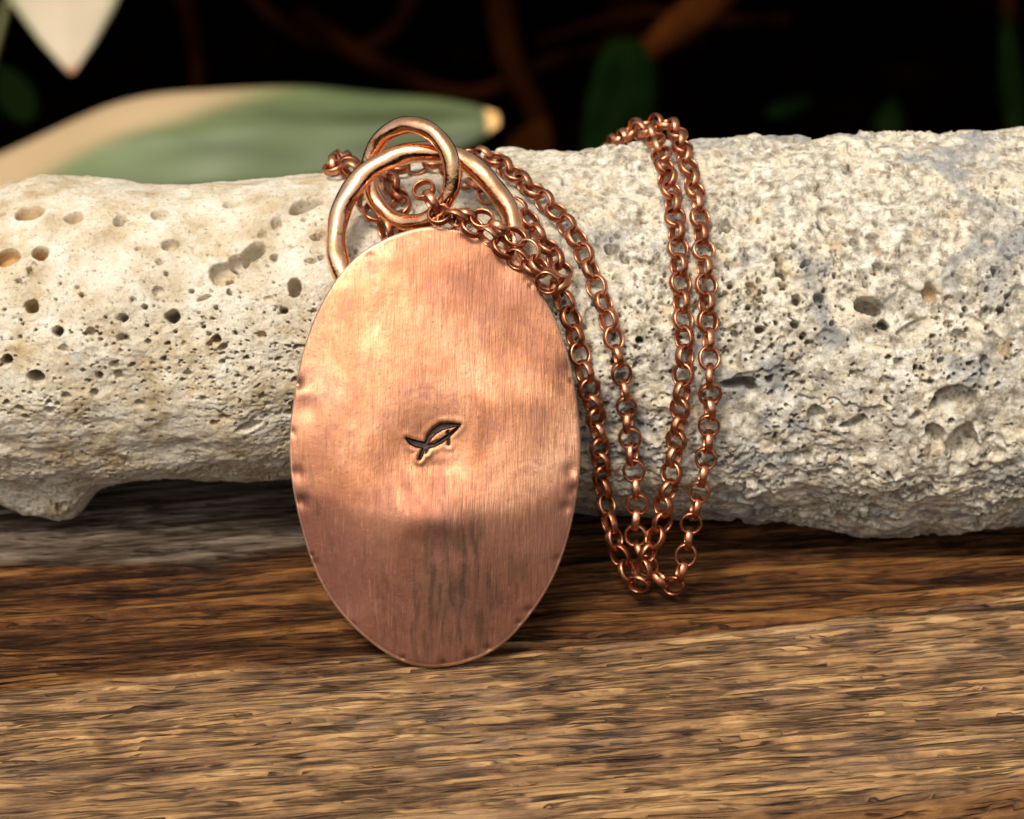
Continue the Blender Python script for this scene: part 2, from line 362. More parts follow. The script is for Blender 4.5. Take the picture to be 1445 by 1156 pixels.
    Rr = [(1228, 431, 20, 13, 2.6), (1249, 459, 8, 8, 1.7), (1175, 299, 23, 19, .7), (1349, 571, 34, 22, .9), (1344, 600, 5, 4, 1.5), (1043, 545, 24, 9, 1.9), (1063, 555, 9, 8, 1.8),
          (1088, 542, 5, 6, 1.4), (1104, 381, 10, 5, 1.1, -.6), (1127, 420, 6, 8, 1.3), (1158, 418, 8, 8, .9), (1074, 466, 7, 6, 1.2), (1125, 459, 6, 6, 1.2), (1231, 327, 8, 4, 1.3),
          (1032, 397, 5, 5, 1.0), (1017, 341, 5, 4, 1.0), (1414, 436, 6, 5, 1.4), (1405, 377, 5, 5, 1.0), (1186, 665, 10, 4, 1.1), (1154, 592, 13, 12, 1.0, .5), (1207, 603, 19, 8, .9, .4),
          (1315, 410, 10, 13, .7, .3, .5), (1356, 473, 12, 7, .7, -.5), (1022, 310, 10, 6, .8), (1138, 368, 9, 4, .9, .6), (1360, 634, 22, 26, .8), (1322, 620, 12, 20, .9, .5),
          (864, 345, 11, 8, 1.0), (884, 360, 6, 6, .7), (903, 481, 6, 5, 2.2), (797, 249, 5, 4, .8), (914, 257, 14, 5, 1.0), (888, 231, 5, 4, .7), (1016, 340, 5, 4, .9), (1025, 314, 8, 8, .7),
          (1440, 430, 22, 26, .5), (1290, 460, 26, 6, .4, .5), (1400, 330, 14, 10, .6), (1270, 380, 20, 12, .5)]
    for q in L + Rr: hole(*q)
    # wide shallow hollows
    for u, v, a, b, dp in ((420, 610, 90, 60, 1.2), (250, 640, 120, 40, .8), (1370, 650, 60, 70, 1.0), (1200, 560, 120, 60, .5), (1060, 620, 70, 60, .5), (860, 620, 60, 70, .8)):
        hole(u, v, a, b, dp, 0, 0, 0.9)
    # worm tubes and shell rims: raised rings
    for n in range(34):
        x0 = rng.uniform(2, 58); p0 = rng.uniform(-45, 70); rr = rng.uniform(0.5, 1.5)
        i0, i1, j0, j1, v0 = local(x0, p0, rr, rr, 1.8)
        A = X[i0:i1, None] - x0; B = (V[None, j0:j1] - v0) * rng.uniform(0.8, 1.6)
        q = np.hypot(A, B); th = np.arctan2(B, A); a0 = rng.uniform(-3, 3)
        h[i0:i1, j0:j1] += 0.13 * np.exp(-((q - rr) / 0.17) ** 2) * sstep(0.1, 0.5, np.cos(th - a0) + 0.4)
    # thousands of small pores
    n = 15000
    xs = rng.uniform(-58, 58, n); ps = rng.uniform(-75, 112, n); keep = rng.rand(n); sz = rng.rand(n); dd = rng.rand(n)
    for a in range(n):
        s = 1 / (1 + math.exp(-(xs[a] + 2) / 5)); lo = (1 - s) / (1 + math.exp((ps[a] - 20) / 8))
        pr = 0.95 * s + 0.75 * lo + 0.10
        pr *= 0.35 + 0.9 * (rough[min(np.searchsorted(X, xs[a]), nu - 1), min(np.searchsorted(PH, ps[a]), nv - 1)] - 0.25)
        if keep[a] > pr: continue
        r0 = 0.09 + 0.20 * sz[a] ** 4 + (0.20 * rng.rand() * (sz[a] > 0.965))
        pit(xs[a], ps[a], r0, r0 * (0.7 + 0.7 * dd[a]), 0.35 + 0.9 * dd[a] * (0.4 + sz[a]), dd[a] * 9, 0, 0.22, a)
    h += 0.02 * noise_uv(X, V, 0.5, 0.5, 23) + 0.012 * noise_uv(X, V, 0.24, 0.24, 24)
    # the foot at the lower left that stands on the board
    p = on_stone(96, 690); ph = math.degrees(math.atan2(p[2] - st_z(p[0]), -p[1]))
    dx = (XX - p[0]); dp = (PP - (ph - 12)) * R_(1) * 17
    h += 4.0 * np.exp(-np.abs((dx + 1.5) / np.where(dx + 1.5 > 0, 3.6, 10.0)) ** 2.8 - np.abs(dp / 4.6) ** 2.6)
    rr = rad + h
    # the real surface, for whatever lies on it: highest point within about a link's width
    step = 6; hc = h[:nu // step * step, :nv // step * step].reshape(nu // step, step, nv // step, step).max((1, 3))
    ST_H['x'] = X[:nu // step * step].reshape(-1, step).mean(1); ST_H['p'] = PH[:nv // step * step].reshape(-1, step).mean(1)
    ST_H['h'] = np.maximum.reduce([np.roll(np.roll(hc, a, 0), b, 1) for a in (-1, 0, 1) for b in (-1, 0, 1)])
    cap = np.ones(nu)
    Vx = np.stack([XX, -rr * np.cos(PP * R_(1)), zc + rr * np.sin(PP * R_(1))], -1)
    F = grid_faces(nu, nv, False, True)[:, ::-1]
    Vf = Vx.reshape(-1, 3)
    # plug both ends with a rough cap
    ends = []
    for i, sx in ((0, -1), (nu - 1, 1)):
        prev = np.arange(i * nv, (i + 1) * nv)
        cen = Vx[i].mean(0)
        for s in (0.75, 0.4, 0.02):
            ring = cen + (Vx[i] - cen) * s; ring[:, 0] += sx * (1 - s) * 5 + rng.randn(nv) * 0.2
            base = len(Vf); Vf = np.concatenate([Vf, ring]); cur = np.arange(base, base + nv)
            q = np.stack([prev, np.roll(prev, -1), np.roll(cur, -1), cur], -1)
            ends.append(q if sx > 0 else q[:, ::-1]); prev = cur
    F = np.concatenate([F] + [e[:, ::-1] for e in ends])
    zmin = Vf[:, 2].min()
    pad = len(Vf) - nu * nv
    at = {'side': np.concatenate([side.ravel(), np.repeat([0, 1], pad // 2)]), 'amber': np.concatenate([amber.ravel(), np.zeros(pad)])}
    base = np.array([0, 0, 0.0])
    Vf[:, 2] = np.maximum(Vf[:, 2], 0.05)                            # the foot is worn flat where it stands on the board
    o = link_mesh('coral_stone', np_mesh('coral_stone', Vf - base, F, True, at), m_stone(), None, base)
    tag(o, 'long pale fossil coral stone full of pores and bored holes lying on the board', 'stone')
    return o, zmin

# ------------------------------------------------------------------ board
ROT = 8.0
def build_board():
    ca, sa = math.cos(R_(ROT)), math.sin(R_(ROT))
    # s runs along the grain, t across it (towards the back); front edge at t = T0
    e = at_plane(1090, 1156, (0, 0, 0), np.array([0, 0, 1.0])); T0 = -e[0] * sa + e[1] * ca
    S = np.concatenate([np.linspace(-150, -78.3, 36), np.linspace(-78, 84, 700), np.linspace(84.5, 150, 36)])
    T = np.concatenate([T0 + np.linspace(0, 95, 800) ** 1.0, T0 + np.linspace(95.6, 135, 50)])
    ns, ntt = len(S), len(T)
    SS, TT = np.meshgrid(S, T, indexing='ij')
    # the grain wanders: warp the across coordinate
    G = TT + 0.7 * noise_uv(S, T, 50, 30, 31) + 0.14 * noise_uv(S, T, 16, 8, 32) + 0.0006 * (SS - 30) ** 2 * sstep(T0 + 20, T0 + 70, TT)
    f1 = noise_2d(SS, G, 7.0, 0.95, 33); f2 = noise_2d(SS, G, 5.0, 0.45, 34); f3 = noise_2d(SS, G, 26, 1.0, 35)
    f4 = noise_2d(SS, G, 2.5, 0.2, 36); f5 = noise_2d(SS, G, 34, 3.2, 37); f6 = noise_2d(SS, G, 14, 0.5, 38); f7 = noise_2d(SS, G, 8, 0.32, 41)
    # which zone: dark oily band in front of the stone, grey worn strip behind it on the left
    def px_t(pts):
        q = np.array([at_plane(u, v, (0, 0, 0), np.array([0, 0, 1.0])) for u, v in pts])
        return q[:, 0] * ca + q[:, 1] * sa, -q[:, 0] * sa + q[:, 1] * ca
    s1, t1 = px_t([(0, 985), (230, 962), (480, 948), (740, 925), (860, 905), (1150, 874), (1445, 838)])
    s2, t2 = px_t([(0, 805), (300, 812), (430, 775), (560, 735), (700, 690)])
    s1 = np.append(s1, s1[-1] + 30); t1 = np.append(t1, t1[-1] + 30 * (t1[-1] - t1[-2]) / (s1[-2] - s1[-3])); fr = np.interp(S, s1, t1)[:, None]; bk = np.interp(S, s2, t2)[:, None]
    right = sstep(20, 45, SS)
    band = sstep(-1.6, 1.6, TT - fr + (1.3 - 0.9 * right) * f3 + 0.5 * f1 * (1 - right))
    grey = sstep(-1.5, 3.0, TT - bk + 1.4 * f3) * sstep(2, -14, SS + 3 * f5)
    worn = 1 - band
    # rows of broken fibres: each row swells towards its front lip and drops sharply into a split below it
    ph = G / 1.30 + 0.5 * noise_2d(SS, G, 24, 5, 42) + 0.10 * noise_2d(SS, G, 6, 2.0, 43)
    row = np.floor(ph); fr_ = ph - row                               # 0 at the lip (front), 1 at the back
    rng = np.random.RandomState(44); rid = (row - row.min()).astype(int); ro = rng.rand(rid.max() + 2) * 400
    amp = sstep(-0.6, 0.3, noise_2d(SS + ro[rid], G, 2.8, 3.0, 45))   # where the row stands proud
    amp2 = sstep(-0.1, 0.35, noise_2d(SS - ro[rid], G, 3.2, 3.0, 46))
    saw = sstep(0.0, 0.10, fr_) * (1 - fr_) ** 0.8
    lip = np.exp(-((np.minimum(fr_, 1 - fr_)) / 0.13) ** 2)
    h = worn * (0.20 * amp * saw + 0.06 * f2 - 0.55 * lip * amp2) + 0.045 * f4 + 0.05 * f7
    h += band * (0.10 * f6 + 0.08 * f7 + 0.12 * f3 + 0.14 * f1) * (1 - 0.55 * grey)
    crk = np.abs(f3); deep = sstep(0.1, 1.2, f5)
    h -= (0.15 * worn + 1.1 * band * (1 - grey) + 0.2 * grey) * np.exp(-(crk / 0.10) ** 2) * (0.15 + deep)
    crk = np.abs(f6 + 0.3); h -= (0.10 * worn + 0.55 * band * (1 - 0.7 * grey)) * np.exp(-(crk / 0.13) ** 2) * sstep(-0.2, 0.8, noise_uv(S, T, 12, 3, 39))
    h += 0.13 * f5
    # slight step down from the front zone into the band on the right
    h -= 0.55 * band * (0.25 + 0.75 * right)
    # rounded front arris
    dfr = TT - T0; ed = np.clip(2.6 + 0.8 * noise_uv(S, T[:2], 12, 1, 40)[:, :1], 1.2, 4.5)
    h -= 2.4 * np.clip(1 - dfr / ed, 0, 1) ** 2
    XW = SS * ca - TT * sa; YW = SS * sa + TT * ca
    h -= h[(np.abs(XW - P_B[0]) < 6) & (np.abs(YW - P_B[1] - 0.3) < 0.8)].max() - 0.05     # the pendant's foot touches here
    h = np.where(YW > -26, np.minimum(h, 0.35), h)
    tone = np.clip(0.36 + worn * (0.36 * amp * saw + 0.05 * noise_2d(SS, G, 3, 1.5, 47)) + 0.09 * f2 + 0.06 * f7 + band * (0.09 * f3 + 0.10 * f6 + 0.06 * f1), 0, 1)
    tone = np.clip(tone + 0.22 * np.exp(-((dfr - 4.6) / 1.3) ** 2), 0, 1)
    bar = np.clip(band, 0, 1)
    bar = np.maximum(bar, 0.75 * sstep(2.2, 0.8, dfr))               # shade of the front face, painted into the colour along the edge
    top = np.stack([SS * ca - TT * sa, SS * sa + TT * ca, h], -1)
    Vf = top.reshape(-1, 3); F = grid_faces(ns, ntt)
    def skirt(idx, flip):
        nonlocal Vf, F
        b = len(Vf); low = Vf[idx].copy(); low[:, 2] = -24; Vf = np.concatenate([Vf, low]); c = np.arange(b, b + len(idx))
        q = np.stack([idx[:-1], idx[1:], c[1:], c[:-1]], -1); F = np.concatenate([F, q[:, ::-1] if flip else q]); return c
    I = np.arange(ns * ntt).reshape(ns, ntt)
    n0 = len(Vf)
    cf = skirt(I[:, 0], True); cb = skirt(I[:, -1], False); skirt(I[0, :], False); skirt(I[-1, :], True)
    F = np.concatenate([F, np.stack([cf[:-1], cf[1:], cb[1:], cb[:-1]], -1)[:, ::-1]])
    pad = len(Vf) - n0
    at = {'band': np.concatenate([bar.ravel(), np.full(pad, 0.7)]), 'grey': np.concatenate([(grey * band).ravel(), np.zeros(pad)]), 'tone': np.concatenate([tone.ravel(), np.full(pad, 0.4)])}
    o = bpy.data.objects.new('wooden_board', np_mesh('wooden_board', Vf, F, True, at)); COL.objects.link(o)
    # material coordinates must follow the grain: keep the mesh in board axes and turn the object
    me = o.data; rot = Matrix.Rotation(R_(-ROT), 4, 'Z'); me.transform(rot); o.rotation_euler = (0, 0, R_(ROT))
    me.materials.append(m_wood())
    tag(o, 'weathered brown wooden board with rough splintered grain under the stone and pendant', 'board')
    return o

# ------------------------------------------------------------------ pendant
DISC_EL = 60.5
P_UP = np.array([0, math.cos(R_(DISC_EL)), math.sin(R_(DISC_EL))])      # up along the leaning disc
P_N = np.array([0, -math.sin(R_(DISC_EL)), math.cos(R_(DISC_EL))])      # out of its face, towards the lens
P_B = at_plane(614, 945, (0, 0, 0.15), np.array([0, 0, 1.0]))
def pl_(u, v, off=0.0): return at_plane(u, v, P_B + P_N * off, P_N)
def uv_(p): q = p - P_C; return q.dot(RT), q.dot(P_UP)
_t = pl_(615, 322); P_C = (pl_(614.5, 945) + _t) / 2
DB = (_t - pl_(615, 945)).dot(P_UP) / 2
DA = (pl_(821, 625) - pl_(409, 625))[0] / 2
P_C[0] = (pl_(821, 625) + pl_(409, 625))[0] / 2
DA *= 0.988; DB *= 0.988
K = DA / 206.0                                                           # mm per photo pixel on the disc
def disc_w(x, y):
    """height of the face above the disc's mean plane: a gentle dome with a bend below the middle"""
    v = y / DB; r2 = (x / DA) ** 2 + v ** 2
    hh = 2.95 - 0.70 * v ** 2 - 0.95 * (x / DA) ** 2 - 0.25 * v ** 2 * (v < 0)
    yc = -0.33 * DB + 0.10 * DB * ((x / DA) ** 2) * 2.2
    t = np.clip((yc - y) / DB, 0, None); hh = hh - 3.2 * (np.sqrt(t * t + 0.006) - 0.077)
    return hh
def seg_dist(X, Y, pts, wid):
    """signed coverage of a stroke: distance to polyline minus local half width"""
    best = np.full(X.shape, 1e9)
    for (a, wa), (b, wb) in zip(zip(pts[:-1], wid[:-1]), zip(pts[1:], wid[1:])):
        a = np.array(a); b = np.array(b); ab = b - a
        t = np.clip(((X - a[0]) * ab[0] + (Y - a[1]) * ab[1]) / ab.dot(ab), 0, 1)
        best = np.minimum(best, np.hypot(X - a[0] - t * ab[0], Y - a[1] - t * ab[1]) - (wa + (wb - wa) * t))
    return best
def build_pendant():
    root = empty('copper_pendant', P_B)
    tag(root, 'oval brushed copper pendant with a soldered wire ring leaning against the stone', 'pendant')
    rot = Matrix(((1, 0, 0), (0, P_UP[1], P_N[1]), (0, P_UP[2], P_N[2]))).to_4x4()
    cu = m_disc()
    nr, nth = 210, 840
    rr = np.linspace(0, 1, nr + 1)[1:] ** 0.9; th = np.linspace(0, 2 * math.pi, nth, endpoint=False)
    RR, TH = np.meshgrid(rr, th, indexing='ij')
    rng = np.random.RandomState(3)
    ex = 2.0 + 0.14 * sstep(0.1, 0.9, np.sin(TH))
    cs, sn = np.cos(TH), np.sin(TH)
    prof = (np.abs(cs) ** ex + np.abs(sn) ** ex) ** (-1 / ex)
    wob = 1 + 0.0035 * sum(rng.randn() * np.cos(k * TH + rng.rand() * 6.3) / k ** 0.5 for k in range(2, 14))
    X = DA * RR * cs * prof * wob; Y = DB * RR * sn * prof * wob
    W = disc_w(X, Y)
    # hammer dents and uneven sheet
    W += 0.06 * noise_2d(X, Y, 6, 6, 51) + 0.025 * noise_2d(X, Y, 2.2, 2.2, 52) * sstep(0.6, 1.0, RR)
    def px(u, v): return (u - 615.0) * K, (633.5 - v) * DB / 311.5
    for u, v, r, dp in ((421, 545, 8, .22), (425, 560, 10, -.1), (419, 672, 10, .22), (426, 712, 9, .22), (806, 668, 10, .20), (812, 695, 8, .2), (800, 720, 8, .15), (806, 525, 12, .15), (436, 580, 14, .12), (700, 385, 30, .10), (740, 480, 45, .06), (560, 400, 40, -.06)):
        x0, y0 = px(u, v); W -= dp * np.exp(-((X - x0) ** 2 + (Y - y0) ** 2) / (r * K) ** 2)
    rgn = np.random.RandomState(21)
    for k in range(20):                                                  # nicks along the filed edge
        a = rgn.uniform(0, 6.283); x0, y0 = DA * 0.985 * math.cos(a), DB * 0.985 * math.sin(a); r = rgn.uniform(0.18, 0.45)
        W -= rgn.uniform(0.04, 0.16) * np.exp(-((X - x0) ** 2 + (Y - y0) ** 2) / r ** 2)
    # stamped mark
    def q(a, b): return px(540 + a / 9.633, 570 + b / 9.633)
    def dist(pts, wid): return seg_dist(X, Y, [q(*p) for p in pts], [x / 9.633 * K for x in wid])
    near = (np.abs(X) < 70 * K) & (np.abs(Y - px(0, 628)[1]) < 60 * K)
    D = np.minimum.reduce([
        dist([(338, 515), (400, 560), (480, 590), (560, 605), (640, 615), (720, 590), (800, 555), (880, 500), (950, 440), (1010, 385), (1062, 330)], [12, 34, 42, 42, 30, 27, 26, 22, 16, 14, 8]),
        dist([(600, 640), (605, 575), (650, 480), (720, 405), (810, 350), (900, 335), (980, 330), (1062, 330)], [20, 26, 36, 44, 46, 40, 26, 8]),
        dist([(572, 640), (515, 785)], [26, 16]), dist([(622, 640), (602, 700)], [14, 10]), dist([(895, 420), (905, 590)], [14, 13])])
    D = D / K                                                            # photo pixels
    W -= 0.34 * (1 - sstep(-1.6, 1.4, D)) * near
    W += 0.09 * np.exp(-((D - 5) / 4) ** 2) * near * (0.4 + 0.6 * sstep(-8, 8, (px(0, 640)[1] - Y) / K))
    x0, y0 = px(612, 640); W -= 0.52 * np.exp(-((X - x0) / (68 * K)) ** 2 - ((Y - y0) / (55 * K)) ** 2)
    x0, y0 = px(618, 662); W -= 0.12 * np.exp(-((X - x0) / (26 * K)) ** 2 - ((Y - y0) / (9 * K)) ** 2)
    x0, y0 = px(620, 735); W += 0.46 * np.exp(-((X - x0) / (50 * K)) ** 2 - ((Y - y0) / (27 * K)) ** 2)
    TK = 0.85
    tb = np.clip((RR - 0.98) / 0.02, 0, 1); edge = 0.22 * (1 - np.sqrt(1 - 0.96 * tb * tb))
    front = np.stack([X, Y, W - edge], -1)
    Vf = front.reshape(-1, 3); F = grid_faces(nr, nth, False, True)
    c = len(Vf); Vf = np.concatenate([Vf, [[0, 0, W[0].mean()]]]); I = np.arange(nth)
    tri = np.stack([np.full(nth, c), I, np.roll(I, -1), np.roll(I, -1)], -1)
    # rim and back
    rim = front[-1].copy(); rim[:, 2] -= TK - 0.45; rim[:, :2] *= 1.003
    b1 = front[-1].copy(); b1[:, 2] -= TK; b1[:, :2] *= 0.99
    b2 = np.stack([X[100], Y[100], W[100] - TK], -1)
    base = len(Vf); Vf = np.concatenate([Vf, rim, b1, b2, [[0, 0, W[0].mean() - TK]]])
    last = np.arange((nr - 1) * nth, nr * nth); rings = [last] + [np.arange(base + k * nth, base + (k + 1) * nth) for k in range(3)]
    quads = [np.stack([a, b, np.roll(b, -1), np.roll(a, -1)], -1) for a, b in zip(rings[:-1], rings[1:])]
    cb = len(Vf) - 1
    fan = np.stack([rings[3], np.full(nth, cb), np.roll(rings[3], -1)], -1)
    pat_refl = np.zeros(len(Vf)); smu = np.zeros(len(Vf))
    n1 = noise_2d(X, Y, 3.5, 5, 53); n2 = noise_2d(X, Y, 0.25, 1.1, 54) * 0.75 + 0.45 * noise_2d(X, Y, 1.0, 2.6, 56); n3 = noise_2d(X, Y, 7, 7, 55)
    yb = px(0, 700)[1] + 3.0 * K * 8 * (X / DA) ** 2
    pt = 0.7 * sstep(2.2, -2.6, (Y - yb) + 1.0 * n2 + 0.9 * n1) + 0.25 * sstep(0.3, 1.4, n3)  # dark reflection put into the colour of the lower half, plus random tarnish
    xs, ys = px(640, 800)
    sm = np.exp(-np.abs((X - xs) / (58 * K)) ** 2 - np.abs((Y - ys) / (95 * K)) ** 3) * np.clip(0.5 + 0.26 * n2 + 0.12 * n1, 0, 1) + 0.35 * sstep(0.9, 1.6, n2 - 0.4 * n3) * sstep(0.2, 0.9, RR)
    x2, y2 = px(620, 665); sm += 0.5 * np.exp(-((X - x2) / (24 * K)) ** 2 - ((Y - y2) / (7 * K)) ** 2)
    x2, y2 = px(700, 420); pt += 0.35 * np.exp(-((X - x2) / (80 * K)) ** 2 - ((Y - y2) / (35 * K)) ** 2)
    pat_refl[:nr * nth] = np.clip(pt, 0, 1).ravel(); smu[:nr * nth] = np.clip(sm, 0, 0.9).ravel()
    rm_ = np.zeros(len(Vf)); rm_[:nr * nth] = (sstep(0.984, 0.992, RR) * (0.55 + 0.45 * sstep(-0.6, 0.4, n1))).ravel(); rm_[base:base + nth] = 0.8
    # faces inside the stamp become the mark, a part of its own
    dm = (np.where(near, D, 9) < 0.7).ravel(); inside = dm[F].all(1)
    Fd = np.concatenate([F[~inside], np.concatenate(quads)])
    Fall = [Fd]
    tri3 = tri[:, :3]
    me = np_mesh('disc', Vf, Fd, True, {'patina_reflection': pat_refl, 'smut': smu, 'rim': rm_})
    import bmesh
    bm = bmesh.new(); bm.from_mesh(me); bm.verts.ensure_lookup_table()
    for f in list(tri3) + list(fan):
        nf = bm.faces.new([bm.verts[int(x)] for x in f]); nf.smooth = True
    bmesh.ops.delete(bm, geom=[v for v in bm.verts if not v.link_faces], context='VERTS')
    bmesh.ops.recalc_face_normals(bm, faces=bm.faces)
    bm.to_mesh(me); bm.free()
    off = Matrix.Translation(Vector((P_C - P_B) * MM)) @ rot
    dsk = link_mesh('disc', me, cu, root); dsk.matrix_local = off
    Fm = F[inside]; used = np.unique(Fm); remap = np.full(len(Vf), -1); remap[used] = np.arange(len(used))
    mk = link_mesh('maker_mark', np_mesh('maker_mark', Vf[used], remap[Fm], True), m_plain('dark_oxide', (0.035, 0.025, 0.022), 0.4, 0.4, 900, 0.6), root)
    mk.matrix_local = off; mk['label'] = 'dark stamped leaping fish outline'
    # soldered wire ring behind the disc
    RC = pl_(599, 338, BAIL_OFF); maj = 127.5 * K * 1.0; mino = 1.03
    na, nb = 160, 28
    A, B = np.meshgrid(np.linspace(0, 2 * math.pi, na, endpoint=False), np.linspace(0, 2 * math.pi, nb, endpoint=False), indexing='ij')
    rg = np.random.RandomState(8)
    wv = 1 + 0.006 * sum(rg.randn() * np.cos(k * A + rg.rand() * 6.3) / k ** 0.5 for k in range(2, 9))
    wr = mino * (1 + 0.03 * np.cos(7 * A + 1) + 0.035 * np.cos(13 * A + 2 * B) + 0.02 * np.cos(3 * B + 5 * A))
    V = np.stack([(maj * wv + wr * np.cos(B)) * np.cos(A), (maj * wv + wr * np.cos(B)) * np.sin(A), wr * np.sin(B)], -1)
    rgo = link_mesh('bail_ring', np_mesh('bail_ring', V.reshape(-1, 3), grid_faces(na, nb, True, True)[:, ::-1]), m_ring('ring_copper', 0.55), root)
    rgo.matrix_local = Matrix.Translation(Vector((RC - P_B) * MM)) @ rot
    rgo['label'] = 'thick copper wire ring with brown fire stains'
    return root
BAIL_OFF = 0.2
def build_jump_ring():
    cen = pl_(579, 246, BAIL_OFF)
    # turned about its own upright axis so that its right half is in front of the big ring
    ax = pl_(615, 318, BAIL_OFF) - pl_(561, 183, BAIL_OFF); ax = ax / np.linalg.norm(ax)
    psi = R_(33); side = np.cross(ax, P_N); side = side / np.linalg.norm(side)
    if side[0] < 0: side = -side
    ex = side * math.cos(psi) + P_N * math.sin(psi)
    nz = np.cross(ex, -ax)
    a, b, wr = 72 * K, 70 * K, 0.87
    na, nb = 120, 24
    A, B = np.meshgrid(np.linspace(0, 2 * math.pi, na, endpoint=False), np.linspace(0, 2 * math.pi, nb, endpoint=False), indexing='ij')
    w_ = wr * (1 + 0.03 * np.cos(9 * A + 2 * B) + 0.02 * np.cos(4 * A + 1))
    cx, sx = np.cos(A), np.sin(A)
    V = np.stack([(a + w_ * np.cos(B)) * cx, (b + w_ * np.cos(B)) * sx, w_ * np.sin(B)], -1).reshape(-1, 3)
    o = link_mesh('jump_ring', np_mesh('jump_ring', V, grid_faces(na, nb, True, True)[:, ::-1]), m_ring('jump_ring_copper', 0.4, (0.88, 0.44, 0.23)))
    M = Matrix(((ex[0], -ax[0], nz[0]), (ex[1], -ax[1], nz[1]), (ex[2], -ax[2], nz[2]))).to_4x4()
    o.matrix_world = Matrix.Translation(Vector(cen * MM)) @ M
    tag(o, 'small round copper jump ring looped through the pendant ring at the top', 'ring')
    return o

# ------------------------------------------------------------------ chain
PITCH_L = 1.80
def link_mesh_data():
    rm, wdt, thk = 0.985, 0.375, 0.15
    na, nb = 28, 10
    A, B = np.meshgrid(np.linspace(0, 2 * math.pi, na, endpoint=False), np.linspace(0, 2 * math.pi, nb, endpoint=False), indexing='ij')
    se = lambda c: np.sign(c) * np.abs(c) ** 0.6
    rr = rm + thk * se(np.cos(B)) * (1.0 + 0.25 * np.cos(B)); zz = wdt * se(np.sin(B))
    V = np.stack([rr * np.cos(A) * 1.10, rr * np.sin(A), zz], -1)
    return np_mesh('link', V.reshape(-1, 3), grid_faces(na, nb, True, True)[:, ::-1])
def catmull(P, n=24):
    P = [np.asarray(p, float) for p in P]; P = [2 * P[0] - P[1]] + P + [2 * P[-1] - P[-2]]; out = []
    for a, b, c, d_ in zip(P[:-3], P[1:-2], P[2:-1], P[3:]):
        for t in np.linspace(0, 1, n, endpoint=False):
            out.append(0.5 * (2 * b + (c - a) * t + (2 * a - 5 * b + 4 * c - d_) * t * t + (3 * b - a - 3 * c + d_) * t ** 3))
    out.append(P[-2]); return np.array(out)
